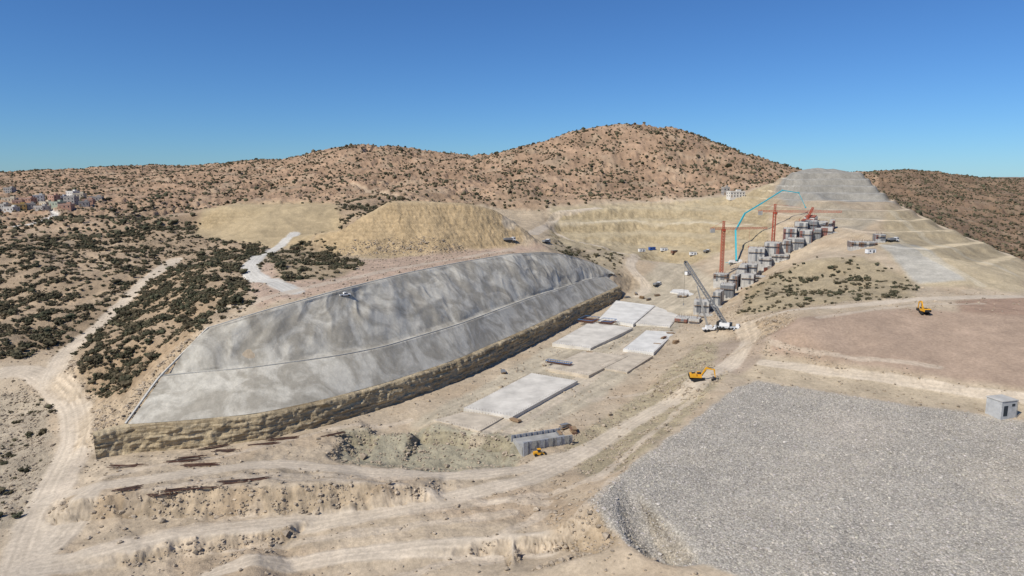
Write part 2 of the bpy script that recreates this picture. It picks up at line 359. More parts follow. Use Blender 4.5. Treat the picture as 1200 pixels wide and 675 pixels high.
# ------------------------------------------------------------------ material helpers
def nm(name):
    m=bpy.data.materials.new(name); m.use_nodes=True; nt=m.node_tree; nt.nodes.clear()
    o=nt.nodes.new('ShaderNodeOutputMaterial'); b=nt.nodes.new('ShaderNodeBsdfPrincipled'); nt.links.new(b.outputs[0],o.inputs[0])
    b.inputs['Roughness'].default_value=.9
    try: b.inputs['Specular IOR Level'].default_value=.15
    except: pass
    return m,nt,b
def noise(nt,scale,detail=6,rough=.6,vec=None):
    n=nt.nodes.new('ShaderNodeTexNoise'); n.inputs['Scale'].default_value=scale; n.inputs['Detail'].default_value=detail; n.inputs['Roughness'].default_value=rough
    if vec: nt.links.new(vec,n.inputs['Vector'])
    return n
def mr(nt,src,a,b,c,d):
    n=nt.nodes.new('ShaderNodeMapRange'); nt.links.new(src,n.inputs[0])
    for i,v in zip((1,2,3,4),(a,b,c,d)): n.inputs[i].default_value=v
    return n.outputs[0]
def mul(nt,a,b):
    n=nt.nodes.new('ShaderNodeVectorMath'); n.operation='MULTIPLY'; nt.links.new(a,n.inputs[0])
    nt.links.new(b,n.inputs[1]); return n.outputs[0]
def mth(nt,op,a,b):
    n=nt.nodes.new('ShaderNodeMath'); n.operation=op
    for i,q in enumerate((a,b)):
        if isinstance(q,(int,float)): n.inputs[i].default_value=q
        else: nt.links.new(q,n.inputs[i])
    return n.outputs[0]
MC={}
def mat(name,col,rough=.8,metal=0,var=.25,scale=1.5):
    if name in MC: return MC[name]
    m,nt,b=nm(name); tc=nt.nodes.new('ShaderNodeTexCoord')
    n=noise(nt,scale,5,.65,tc.outputs['Object']); f=mr(nt,n.outputs[0],.3,.7,1-var,1+var*.6)
    r=nt.nodes.new('ShaderNodeRGB'); r.outputs[0].default_value=(*col,1)
    nt.links.new(mul(nt,r.outputs[0],f),b.inputs['Base Color'])
    b.inputs['Roughness'].default_value=rough; b.inputs['Metallic'].default_value=metal
    bp=nt.nodes.new('ShaderNodeBump'); bp.inputs['Strength'].default_value=.3; bp.inputs['Distance'].default_value=.1
    nt.links.new(n.outputs[0],bp.inputs['Height']); nt.links.new(bp.outputs[0],b.inputs['Normal'])
    MC[name]=m; return m
def mesh_np(name,V,Fq,mats,cols=None,smooth=False,midx=None,extra=None):
    me=bpy.data.meshes.new(name); k=Fq.shape[1]
    me.vertices.add(len(V)); me.vertices.foreach_set('co',np.ascontiguousarray(V,dtype=np.float32).ravel())
    me.loops.add(Fq.size); me.loops.foreach_set('vertex_index',np.ascontiguousarray(Fq,dtype=np.int32).ravel())
    me.polygons.add(len(Fq)); me.polygons.foreach_set('loop_start',np.arange(0,Fq.size,k,dtype=np.int32))
    try: me.polygons.foreach_set('loop_total',np.full(len(Fq),k,dtype=np.int32))
    except Exception: pass
    me.polygons.foreach_set('use_smooth',np.full(len(Fq),smooth,dtype=bool))
    for m in mats: me.materials.append(m)
    for nme,arr in (('Col',cols),('Msk',extra)):
        if arr is not None:
            at=me.attributes.new(nme,'FLOAT_COLOR','POINT')
            at.data.foreach_set('color',np.ascontiguousarray(np.concatenate([arr,np.ones((len(arr),1))],1),dtype=np.float32).ravel())
    me.update(calc_edges=True); me.validate()
    ob=bpy.data.objects.new(name,me); scene.collection.objects.link(ob); return ob
m,nt,b=nm('terrain_soil')
at=nt.nodes.new('ShaderNodeAttribute'); at.attribute_name='Col'; mk=nt.nodes.new('ShaderNodeAttribute'); mk.attribute_name='Msk'
sep=nt.nodes.new('ShaderNodeSeparateColor'); nt.links.new(mk.outputs['Color'],sep.inputs[0])
tc=nt.nodes.new('ShaderNodeTexCoord'); ob_=tc.outputs['Object']
na=noise(nt,.9,6,.7,ob_); nb=noise(nt,.12,5,.6,ob_)
f1=mr(nt,na.outputs[0],.3,.7,.8,1.18); f2=mr(nt,nb.outputs[0],.3,.7,.86,1.12)
vo=nt.nodes.new('ShaderNodeTexVoronoi'); vo.inputs['Scale'].default_value=2.1; nt.links.new(ob_,vo.inputs['Vector'])
sv=nt.nodes.new('ShaderNodeSeparateColor'); nt.links.new(vo.outputs['Color'],sv.inputs[0])
vr=mr(nt,sv.outputs[0],0,1,.74,1.26); ed=mr(nt,vo.outputs['Distance'],.3,.65,1,.72); vm=mth(nt,'MULTIPLY',vr,ed)
mixf=nt.nodes.new('ShaderNodeMix'); nt.links.new(sep.outputs[0],mixf.inputs[0]); mixf.inputs[2].default_value=1; nt.links.new(vm,mixf.inputs[3])
tot=mth(nt,'MULTIPLY',mth(nt,'MULTIPLY',f1,f2),mixf.outputs[0])
nt.links.new(mul(nt,at.outputs['Color'],tot),b.inputs['Base Color'])
h=mth(nt,'ADD',mth(nt,'MULTIPLY',na.outputs[0],mth(nt,'ADD',sep.outputs[1],.15)),mth(nt,'MULTIPLY',mth(nt,'MULTIPLY',vo.outputs['Distance'],-.25),sep.outputs[0]))
bp=nt.nodes.new('ShaderNodeBump'); bp.inputs['Strength'].default_value=.8; bp.inputs['Distance'].default_value=.9
nt.links.new(h,bp.inputs['Height']); nt.links.new(bp.outputs[0],b.inputs['Normal']); b.inputs['Roughness'].default_value=1
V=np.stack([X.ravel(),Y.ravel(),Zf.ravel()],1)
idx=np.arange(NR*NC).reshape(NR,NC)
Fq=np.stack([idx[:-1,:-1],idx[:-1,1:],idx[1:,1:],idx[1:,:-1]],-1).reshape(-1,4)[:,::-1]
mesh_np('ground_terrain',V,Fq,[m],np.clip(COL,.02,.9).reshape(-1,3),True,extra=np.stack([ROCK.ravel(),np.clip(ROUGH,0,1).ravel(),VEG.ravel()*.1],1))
print('mesh',time.time()-T0)
# ------------------------------------------------------------------ shotcrete slope
def loft(name,rows,mats,smooth=True,disp=None):
    G=np.stack(rows,0)
    if disp is not None:
        du=np.gradient(G,axis=1); dv=np.gradient(G,axis=0); N=np.cross(du,dv); N/=np.linalg.norm(N,axis=2)[...,None]+1e-9
        G=G+N*disp(G)[...,None]
    a,b_=G.shape[:2]; id_=np.arange(a*b_).reshape(a,b_)
    f=np.stack([id_[:-1,:-1],id_[:-1,1:],id_[1:,1:],id_[1:,:-1]],-1).reshape(-1,4)
    return mesh_np(name,G.reshape(-1,3),f,mats,smooth=smooth)
NS=760
B=resample(base,n=NS); M1=resample(bench,n=NS); TT=resample(top,n=NS)
rows=[]
for t in np.linspace(0,1,24): rows.append(B*(1-t)+M1*t)
M2=M1+(TT-M1)*.10; M2[:,2]=M1[:,2]+.1
rows.append(M1*.7+M2*.3+[0,0,.0]); rows.append(M2)
for t in np.linspace(0,1,54)[1:]: rows.append(M2*(1-t)+TT*t+np.array([0,0,1.6*math.sin(math.pi*t)]))
e1=offset(TT,.9); e1[:,2]=TT[:,2]+.1; e2=offset(TT,1.8); e2[:,2]-=1.2; rows+= [e1,e2]
def dsh(G):
    w=np.ones(G.shape[0]); w[:3]=[0,.3,.7]; w[-5:]=[.6,.4,.2,0,0]; w[22:27]=.15; w=w[:,None]*np.where(np.arange(G.shape[0])<23,.3,1)[:,None]
    s=np.arange(G.shape[1])[None]*349/NS*np.ones((G.shape[0],1)); q=G[...,2]
    big=fbm(s/21+q/26,q/15,2,3)
    cut=-np.abs(pn(s/17+q/13+.5*pn(s/9,q/8,9),q/20,14))
    return w*(.95*big+.8*cut+.08*fbm(s/4,q/4,3,8))
m,nt,b=nm('shotcrete'); tc=nt.nodes.new('ShaderNodeTexCoord'); ob_=tc.outputs['Object']
na=noise(nt,.06,6,.6,ob_); na.inputs['Distortion'].default_value=1.6; nb=noise(nt,1.5,5,.7,ob_)
mp=nt.nodes.new('ShaderNodeMapping'); mp.inputs['Scale'].default_value=(.5,.5,.06); nt.links.new(ob_,mp.inputs[0]); nc=noise(nt,1,4,.6,mp.outputs[0])
rp=nt.nodes.new('ShaderNodeValToRGB'); rp.color_ramp.elements[0].position=.42; rp.color_ramp.elements[0].color=(.385,.35,.28,1); rp.color_ramp.elements[1].position=.58; rp.color_ramp.elements[1].color=(.59,.55,.455,1)
nt.links.new(na.outputs[0],rp.inputs[0])
nt.links.new(mul(nt,rp.outputs[0],mth(nt,'MULTIPLY',mr(nt,nb.outputs[0],.3,.7,.9,1.08),mr(nt,nc.outputs[0],.3,.7,.82,1.08))),b.inputs['Base Color'])
bp=nt.nodes.new('ShaderNodeBump'); bp.inputs['Strength'].default_value=.4; bp.inputs['Distance'].default_value=.25; nt.links.new(nb.outputs[0],bp.inputs['Height']); nt.links.new(bp.outputs[0],b.inputs['Normal'])
loft('shotcrete_slope',rows,[m],True,dsh)
class MB:
    def __init__(s): s.v=[];s.f=[];s.m=[]
    def add(s,vs,fs,mi):
        o=len(s.v); s.v+= [tuple(v) for v in vs]; s.f+= [tuple(i+o for i in f) for f in fs]; s.m+=[mi]*len(fs)
    def box(s,c,size,mi=0,rz=0,mx=None,taper=1.0):
        x,y,z=[q/2 for q in size]; vs=[Vector((a*x*(taper if d>0 else 1),b_*y*(taper if d>0 else 1),d*z)) for d in(-1,1) for a,b_ in((-1,-1),(1,-1),(1,1),(-1,1))]
        M=mx if mx is not None else Matrix.Rotation(rz,3,'Z')
        vs=[M@v+Vector(c) for v in vs]
        s.add(vs,[(3,2,1,0),(4,5,6,7),(0,1,5,4),(1,2,6,5),(2,3,7,6),(3,0,4,7)],mi)
    def beam(s,a,b_,w,h=None,mi=0):
        a=Vector(a);b_=Vector(b_);d=b_-a;L=d.length
        if L<1e-6: return
        q=d.to_track_quat('Z','Y').to_matrix(); s.box((a+b_)/2,(w,h or w,L),mi,mx=q)
    def cyl(s,a,b_,r,mi=0,n=10,r2=None):
        a=Vector(a);b_=Vector(b_);q=(b_-a).to_track_quat('Z','Y').to_matrix(); r2=r if r2 is None else r2
        vs=[a+q@Vector((r*math.cos(2*math.pi*i/n),r*math.sin(2*math.pi*i/n),0)) for i in range(n)]+[b_+q@Vector((r2*math.cos(2*math.pi*i/n),r2*math.sin(2*math.pi*i/n),0)) for i in range(n)]
        s.add(vs,[tuple(range(n))[::-1],tuple(range(n,2*n))]+[(i,(i+1)%n,(i+1)%n+n,i+n) for i in range(n)],mi)
    def lattice(s,a,b_,w,step,r,mi=0,up=(0,0,1)):
        a=Vector(a);b_=Vector(b_);d=(b_-a).normalized(); u=d.cross(Vector(up)); 
        if u.length<.1: u=d.cross(Vector((0,1,0)))
        u.normalize(); v=d.cross(u).normalized(); n=max(1,int((b_-a).length/step)); cs=[u*w/2+v*w/2,u*w/2-v*w/2,-u*w/2-v*w/2,-u*w/2+v*w/2]
        for c_ in cs: s.beam(a+c_,b_+c_,r,r,mi)
        for k in range(n):
            p=a+(b_-a)*k/n; q=a+(b_-a)*(k+1)/n
            for i in range(4):
                c1,c2=cs[i],cs[(i+1)%4]
                s.beam(p+c1,q+c2,r*.6,r*.6,mi); s.beam(q+c1,q+c2,r*.6,r*.6,mi)
    def prism(s,poly,z0,z1,mi=0):
        n=len(poly); vs=[(p[0],p[1],z0) for p in poly]+[(p[0],p[1],z1) for p in poly]
        s.add(vs,[tuple(range(n))[::-1],tuple(range(n,2*n))]+[(i,(i+1)%n,(i+1)%n+n,i+n) for i in range(n)],mi)
    def side(s,prof,y0,y1,mi=0):
        n=len(prof); vs=[(p[0],y0,p[1]) for p in prof]+[(p[0],y1,p[1]) for p in prof]
        s.add(vs,[tuple(range(n)),tuple(range(n,2*n))[::-1]]+[(i,i+n,(i+1)%n+n,(i+1)%n) for i in range(n)],mi)
    def done(s,name,mats,loc=(0,0,0),rz=0,bevel=0,sc=1):
        me=bpy.data.meshes.new(name); me.from_pydata(s.v,[],s.f)
        for m in mats: me.materials.append(m)
        me.polygons.foreach_set('material_index',s.m); me.update()
        bm=bmesh.new(); bm.from_mesh(me); bmesh.ops.recalc_face_normals(bm,faces=bm.faces); bm.to_mesh(me); bm.free()
        ob=bpy.data.objects.new(name,me); ob.location=loc; ob.rotation_euler=(0,0,rz); ob.scale=(sc,)*3; scene.collection.objects.link(ob)
        if bevel:
            bv=ob.modifiers.new('b','BEVEL'); bv.width=bevel; bv.segments=1; bv.limit_method='ANGLE'
        return ob
concrete=mat('concrete',(.52,.50,.45),.9,0,.25,.25); concrete_d=mat('concrete_aged',(.36,.35,.32),.9,0,.3,.3)
k=MB()
edge=smooth_line(resample([base[0],bench[0],top[0]],1.5),3)
edge=np.vstack([edge,resample(top,1.8)[1:]])
ee=offset(edge,.9); 
for i in range(len(ee)-1): k.beam(ee[i]+[0,0,.1],ee[i+1]+[0,0,.1],.6,.5,0)
kc=mat('kerb_concrete',(.52,.50,.44),.9); k.done('drainage_kerb',[kc])
k=MB(); ee=resample(bench,2.0); ee=offset(ee,.5)
for i in range(len(ee)-1): k.beam(ee[i]+[0,0,.15],ee[i+1]+[0,0,.15],.4,.4,0)
k.done('drainage_kerb',[kc])
# rock cut face
RL=resample(rockline,n=1000); rows=[]
foot=offset(RL,-3.6,12.6); lip=offset(RL,-2.0,21.0); lip2=offset(RL,-1.6,21.6); inn=offset(RL,.9); inn[:,2]=RL[:,2]+.15
for t in np.linspace(0,1,34): rows.append(foot*(1-t)+lip*t)
rows+= [lip2,(lip2+inn)/2,inn]
def drk_(G):
    w=np.ones(G.shape[0]); w[-3:]=[.5,.2,0]; w[0]=.2
    s=np.arange(G.shape[1])[None]*.36*np.ones((G.shape[0],1)); q=G[...,2]
    st_=np.floor(q*1.1+.8*fbm(s/30,q*0,2,2)); return w[:,None]*(.8*fbm(s/3,q/2,4,31)+.5*fbm(s/12,q/6,2,32)+.55*pn(s/9,st_*3.1,5))
m,nt,b=nm('rock_cut'); tc=nt.nodes.new('ShaderNodeTexCoord'); ob_=tc.outputs['Object']
mp=nt.nodes.new('ShaderNodeMapping'); mp.inputs['Scale'].default_value=(.06,.06,1.5); nt.links.new(ob_,mp.inputs[0]); na=noise(nt,1,6,.65,mp.outputs[0]); nb=noise(nt,.8,6,.7,ob_)
rp=nt.nodes.new('ShaderNodeValToRGB'); rp.color_ramp.elements[0].position=.38; rp.color_ramp.elements[0].color=(.27,.205,.12,1); rp.color_ramp.elements[1].position=.62; rp.color_ramp.elements[1].color=(.56,.455,.29,1)
nt.links.new(na.outputs[0],rp.inputs[0]); nt.links.new(mul(nt,rp.outputs[0],mr(nt,nb.outputs[0],.3,.7,.7,1.2)),b.inputs['Base Color'])
bp=nt.nodes.new('ShaderNodeBump'); bp.inputs['Strength'].default_value=.9; bp.inputs['Distance'].default_value=.7; nt.links.new(nb.outputs[0],bp.inputs['Height']); nt.links.new(bp.outputs[0],b.inputs['Normal'])
loft('rock_cut_face',rows,[m],True,drk_)
# ------------------------------------------------------------------ shrubs and stones
def ico(sub):
    bm=bmesh.new(); bmesh.ops.create_icosphere(bm,subdivisions=sub,radius=1); bm.verts.ensure_lookup_table()
    v=np.array([q.co[:] for q in bm.verts]); f=np.array([[w.index for w in q.verts] for q in bm.faces]); bm.free(); return v,f
def scatter(n,W):
    area=RR**2*np.gradient(A)[None]*np.gradient(np.log(R))[:,None]
    w=(W*area).ravel(); w=np.clip(w,0,None); cs=np.cumsum(w); u=rng.random(n)*cs[-1]; i=np.searchsorted(cs,u)
    rr,cc=np.unravel_index(np.minimum(i,NR*NC-1),(NR,NC))
    r=R[rr]*(1+rng.normal(0,.002,n)); a=A[cc]+rng.normal(0,.001,n)
    return r*np.sin(a),r*np.cos(a)
def instances(name,tmpls,x,y,size,flat,cols,material,sink=.2,smooth=False):
    Vs=[];Fs=[];Cs=[];o=0; z=zq(x,y); which=rng.integers(0,len(tmpls),len(x))
    for ti,(tv,tf) in enumerate(tmpls):
        s=which==ti; n=s.sum()
        if n==0: continue
        a=rng.random(n)*6.283; ca,sa=np.cos(a),np.sin(a); sz=size[s]
        st=rng.uniform(.75,1.3,n)
        vx=tv[None,:,0]*st[:,None]; vy=tv[None,:,1]*np.ones((n,1)); vz=tv[None,:,2]*flat[s][:,None]
        Vv=np.stack([(vx*ca[:,None]-vy*sa[:,None])*sz[:,None]+x[s][:,None],(vx*sa[:,None]+vy*ca[:,None])*sz[:,None]+y[s][:,None],(vz+ (flat[s][:,None]-sink))*sz[:,None]*1.0+z[s][:,None]],-1)
        Vs.append(Vv.reshape(-1,3)); Fs.append((tf[None]+(np.arange(n)*len(tv))[:,None,None]+o).reshape(-1,3)); o+=n*len(tv)
        cc=np.repeat(cols[s][:,None,:],len(tv),1)*rng.uniform(.7,1.3,(n,len(tv),1)); Cs.append(cc.reshape(-1,3))
    return mesh_np(name,np.concatenate(Vs),np.concatenate(Fs),[material],np.concatenate(Cs),smooth)
def vcmat(name):
    m,nt,b=nm(name); at=nt.nodes.new('ShaderNodeAttribute'); at.attribute_name='Col'; nt.links.new(at.outputs['Color'],b.inputs['Base Color']); return m
fol=vcmat('shrub_foliage'); stm=vcmat('stone')
i2=ico(2); i1=ico(1)
tn=[]
for k_ in range(7):
    vs=[];fs=[];o=0
    for j in range(random.choice([3,4,5])):
        v,f=i1
        q=v*(1+rng.uniform(-.3,.3,(len(v),1))); sc=rng.uniform(.35,.65)
        q=q*sc+np.array([rng.uniform(-.6,.6),rng.uniform(-.6,.6),rng.uniform(-.25,.3)])
        vs.append(q); fs.append(f+o); o+=len(v)
    for j in range(34):
        d=rng.normal(size=3); d/=np.linalg.norm(d); d[2]=abs(d[2]); c_=d*rng.uniform(.5,1.1)
        t_=rng.normal(size=(3,3))*.17+c_; vs.append(t_); fs.append(np.array([[0,1,2]])+o); o+=3
    tn.append((np.concatenate(vs),np.concatenate(fs)))
tf_=[]
for k_ in range(5):
    v,f=i1; tf_.append((v*(1+rng.uniform(-.35,.3,(len(v),1))),f))
clump=sstep(-.25,.35,fbm(X/16,Y/16,4,101))*.9+.1
fine_c=sstep(-.2,.3,fbm(X/5,Y/5,2,104))*.8+.2
view=(np.abs(A)<.8)[None,:]*np.ones(X.shape)
under=wmask(slopepoly,0,2)
def gcol(n,lo=.6,hi=1.25):
    h_=rng.random((n,1)); base_=np.array([.125,.100,.060])*(1-h_)+np.array([.075,.078,.045])*h_
    return base_*rng.uniform(lo,hi,(n,1))
Wn=np.where(VEG>.06,VEG,0)*clump*fine_c*view*(RR<620)*(RR>120)*(1-under)
x,y=scatter(12500,Wn); n=len(x)
instances('shrubs',tn,x,y,rng.gamma(3,.22,n)+.35,rng.uniform(.55,.85,n),gcol(n),fol,.25)
Wf=np.where(VEG>.1,VEG,0)*(sstep(-.35,.4,fbm(X/45,Y/45,4,111))*.8+.2)*view*(RR>=600)*(RR<2100)
x,y=scatter(62000,Wf); n=len(x)
instances('shrubs',tf_,x,y,rng.gamma(3,.28,n)+.5,rng.uniform(.6,.9,n),gcol(n,.7,1.3),fol,.25)
# stones
x,y=scatter(60000,ROCK*(RR<290)*(RR>95)*view); n=len(x)
g=rng.uniform(.28,.57,n); gc=np.stack([g,g*rng.uniform(.89,.93,n),g*rng.uniform(.72,.82,n)],1)
instances('rockfill_stones',tf_,x,y,rng.gamma(2.5,.042,n)+.07,rng.uniform(.35,.6,n),gc,stm,.35)
x,y=scatter(16000,(1-ROCK)*(VEG<.3)*(np.clip(ROUGH,0,1)**1.5*.4+cliff)*(RR<420)*(RR>100)*view*(1-sharp)*fine_c*(ROUGH>.15)); n=len(x)
g=rng.uniform(.28,.46,n); gc=np.stack([g,g*.82,g*.6],1)
instances('loose_stones',tf_,x,y,rng.gamma(2,.10,n)+.1,rng.uniform(.4,.8,n),gc,stm,.3)
print('scatter',time.time()-T0)
# ------------------------------------------------------------------ slabs
def slab(q,z,name='concrete_slab',mt=None,th_=3.0):
    p=[P(a,b_,z) for a,b_ in q]; k=MB(); k.prism([(a[0],a[1]) for a in p],z-th_,z,0)
    p=[Vector(a) for a in p]
    for e in range(4):
        a,b_=p[e],p[(e+1)%4]; n=int((b_-a).length/1.2)
        cen=sum(p,Vector())/4
        for i in range(1,n):
            c_=a+(b_-a)*i/n; c_=c_+(cen-c_).normalized()*.5
            k.beam(c_,c_+Vector((0,0,.7)),.06,.06,1)
    return k.done(name,[mt or concrete,mat('rebar',(.13,.07,.05),.8)],bevel=.08)
sl=mat('slab_concrete',(.63,.59,.51),.9,0,.25,.15); sl2=mat('slab_fresh',(.68,.66,.60),.9,0,.22,.15); sl3=mat('slab_dusty',(.55,.475,.365),.9,0,.3,.2)
for q,z,mt in [([(543,478),(601,488),(677,446),(623,437)],15.4,sl),([(508,492),(545,482),(592,488),(562,505)],14.5,sl3),([(640,431),(690,440),(736,417),(684,411)],15.2,sl3),
   ([(647,402),(692,408),(742,384),(692,377)],15.2,sl),([(702,373),(742,380),(768,358),(722,352)],15.4,sl2),([(730,409),(766,413),(792,389),(757,387)],15.6,sl2),
   ([(745,379),(785,383),(800,364),(768,359)],15,sl),([(785,342),(812,347),(826,333),(800,329)],17.5,sl2),([(700,430),(735,436),(765,417),(738,412)],15,sl3)]:
    slab(q,z,mt=mt)
rebar=mat('rebar',(.13,.07,.05),.8)
def rebar_mat(px,py,z,w,l,rz,tall=1.6):
    k=MB()
    for i in range(int(w/.6)+1): k.beam((-w/2+i*.6,-l/2,0.1),(-w/2+i*.6,l/2,.1),.12,.12,0)
    for i in range(int(l/.6)+1):
        k.beam((-w/2,-l/2+i*.6,.2),(w/2,-l/2+i*.6,.2),.12,.12,0)
    for i in range(int(w/.9)+1):
        for j in (-l/2,0,l/2): k.beam((-w/2+i*.9,j,0),(-w/2+i*.9,j,tall),.13,.13,0)
    k.beam((-w/2,-l/2,tall),(w/2,-l/2,tall),.2,.2,1); k.beam((-w/2,l/2,tall),(w/2,l/2,tall),.2,.2,1); k.beam((-w/2,-l/2,tall),(-w/2,l/2,tall),.2,.2,1); k.beam((w/2,-l/2,tall),(w/2,l/2,tall),.2,.2,1)
    k.done('rebar_cage',[rebar,mat('rail_blue',(.08,.2,.4),.6)],tuple(P(px,py,z)),rz)
rebar_mat(690,376,15.5,9,12,-.5); rebar_mat(712,378,15.6,8,9,-.5); rebar_mat(655,426,15.4,12,3,-.5,1)
# ------------------------------------------------------------------ formwork blocks
red=mat('formwork_red',(.27,.105,.075),.7); steel=mat('formwork_steel',(.25,.255,.255),.6,.2); wood=mat('timber',(.32,.22,.13),.85); rust=mat('rust_panel',(.22,.125,.085),.85)
def block(px,py,t,w,d,h,rz,pm=red,sink=4,name='formwork_block',slope=0):
    loc=D(px,py,t) if t else hit(px,py)
    k=MB()
    if slope: k.side([(-w/2,-sink),(w/2,-sink),(w/2,h),(w/2-slope,h),(-w/2,.5)],-d/2,d/2,0)
    else: k.box((0,0,(h-sink)/2),(w,d,h+sink),0)
    cov=random.choice([.35,.6,.9])
    for sgn in (-1,1):
        n=int(w/1.5)
        for i in range(n):
            x_=-w/2+(i+.5)*w/n
            if slope and x_<w/2-slope: continue
            if random.random()<cov:
                hh=h*random.uniform(.5,.85)
                k.box((x_,sgn*(d/2+.12),h*.95-hh/2),(w/n*.92,.16,hh),1 if random.random()<.6 else 2)
                k.box((x_,sgn*(d/2+.3),h*.95-hh/2),(.14,.2,hh*1.05),2)
        n=int(d/1.5)
        for i in range(n):
            y_=-d/2+(i+.5)*d/n
            if slope and sgn<0: continue
            if random.random()<cov:
                k.box((sgn*(w/2+.12),y_,h*.55),(.16,d/n*.92,h*.8),1 if random.random()<.6 else 2)
                k.box((sgn*(w/2+.3),y_,h*.55),(.2,.14,h*.9),2)
    for sgn in (-1,1):
        k.box((0,sgn*(d/2+.8),h*.75),(w,.9,.1),3)
        for i in range(int(w/1.8)+1):
            x_=-w/2+i*1.8; k.beam((x_,sgn*(d/2+1.2),h*.2),(x_,sgn*(d/2+1.2),h*.75+1.1),.08,.08,2)
        k.beam((-w/2,sgn*(d/2+1.2),h*.75+1.05),(w/2,sgn*(d/2+1.2),h*.75+1.05),.06,.06,2)
    for i in range(int(w*d/3)):
        x_,y_=random.uniform(-w/2+.3,w/2-.3),random.uniform(-d/2+.3,d/2-.3)
        if slope and x_<w/2-slope: continue
        k.beam((x_,y_,h-.1),(x_+random.uniform(-.1,.1),y_,h+random.uniform(.8,1.8)),.07,.07,4)
    k.done(name,[concrete,pm,steel,wood,rebar],tuple(loc),rz)
bl=[(800,385,405,7,9,7,red),(814,384,400,6,8,6,steel),(822,372,420,9,8,11,steel),(838,362,432,8,9,12,steel),(852,352,445,8,9,11,steel),(858,340,465,8,10,11,rust),(876,338,462,8,8,10,red),(868,325,485,9,9,10,steel),(848,345,455,10,5,5,steel),(830,376,410,10,5,4,wood),
 (886,309,500,11,10,12,steel),(896,312,495,9,7,7,steel),(905,301,505,10,10,11,red),(918,298,508,9,10,11,rust),(914,306,498,12,6,5,steel),(932,296,508,11,10,11,steel),(944,288,512,8,9,12,red),(955,286,515,8,9,12,steel),(968,283,515,8,9,11,red),(950,294,508,14,5,6,steel),(962,276,525,8,8,11,rust),(972,274,524,6,8,11,red),(845,330,485,9,7,6,rust),(800,350,470,6,6,3,wood),(978,281,512,9,7,6,steel),
 (842,370,425,10,6,6,red),(862,356,444,9,6,6,rust),(878,322,484,10,7,8,red),(925,287,516,9,8,13,red),(938,280,520,9,8,13,rust),(950,278,522,8,8,13,steel),(985,287,505,8,6,4,rust),(893,330,472,9,5,4,steel)]
for (px,py,t,w,d,h,pm) in bl: block(px,py,t,w,d,h,-.45+random.uniform(-.1,.1),pm,sink=9,slope=(w*.5 if random.random()<.3 else 0))
# continuous stepped side wall of the spillway climbing the abutment
wl=resample([D(812,392,397),D(845,366,432),D(868,345,462),D(890,325,487),D(935,302,505),D(985,286,511)],4.0)
k=MB()
for i in range(len(wl)-1):
    a,b_=Vector(wl[i]),Vector(wl[i+1]); hh=4.5+1.2*math.sin(i*1.3); d_=b_-a; d_.z=0; L_=d_.length; rz_=math.atan2(d_.y,d_.x); zt=(a.z+b_.z)/2
    k.box(((a.x+b_.x)/2,(a.y+b_.y)/2,zt+hh/2-4),(L_-.03,1.6,hh+8),0,rz=rz_)
    off=Matrix.Rotation(rz_,3,'Z')@Vector((0,-.95,0))
    if i%3!=1: k.box(((a.x+b_.x)/2+off.x,(a.y+b_.y)/2+off.y,zt+hh*.5),(L_*.85,.22,hh*.9),1 if i%2 else 2,rz=rz_)
k.done('spillway_side_wall',[concrete,steel,red])
k=MB()
for i in range(5):
    h0=i*3.0; k.side([(i*4.2,h0-8),(i*4.2+4,h0-8),(i*4.2+4,h0+3.2),(i*4.2,h0+1.0)],-5,5,0)
    for j in range(5): k.box((i*4.2+2,-5.15,h0-1.2),(3.6,.2,3.4),1) if j==0 else k.beam((i*4.2+j*.9,-5.4,h0-3),(i*4.2+j*.9,-5.4,h0+2.6),.12,.12,2)
    k.box((i*4.2+2,0,h0+2.9),(3.4,9.4,.25),1,mx=Matrix.Rotation(-.5,3,'Y'))
q=hit(930,276); k.done('chute_formwork',[concrete,red,steel],tuple(q),.5)
block(1010,290,None,16,8,4,-.2,rust,3); block(1030,283,None,6,6,5,-.2,red,3)
k=MB()
for i in range(6): k.box((i*2.9,0,2.3),(2.8,.5,5.2),0 if i%2 else 1); 
for i in range(6): k.box((i*2.9,-.4,2.3),(.2,.35,5.4),2)
k.box((7,4.5,1),(17,8,4),0); 
for i in range(9): k.box((-1+i*2,9,2.4),(1.8,.3,3.2),1); k.box((-1+i*2,8.75,2.4),(.15,.3,3.4),2)
k.beam((-1.5,-.9,4.4),(16,-.9,4.4),.1,.1,2)
for i in range(9): k.beam((-1.5+i*2.2,-.9,0),(-1.5+i*2.2,-.9,5.2),.08,.08,2)
for i in range(16): k.beam((15+random.random()*3,random.random()*7,1),(15+random.random()*3,random.random()*7,1.4),.4,1.8,3)
q=hit(618,533); k.done('retaining_wall_formwork',[concrete_d,mat('panel_grey',(.33,.34,.36),.6),steel,wood],(q[0],q[1],q[2]-.5),.38)
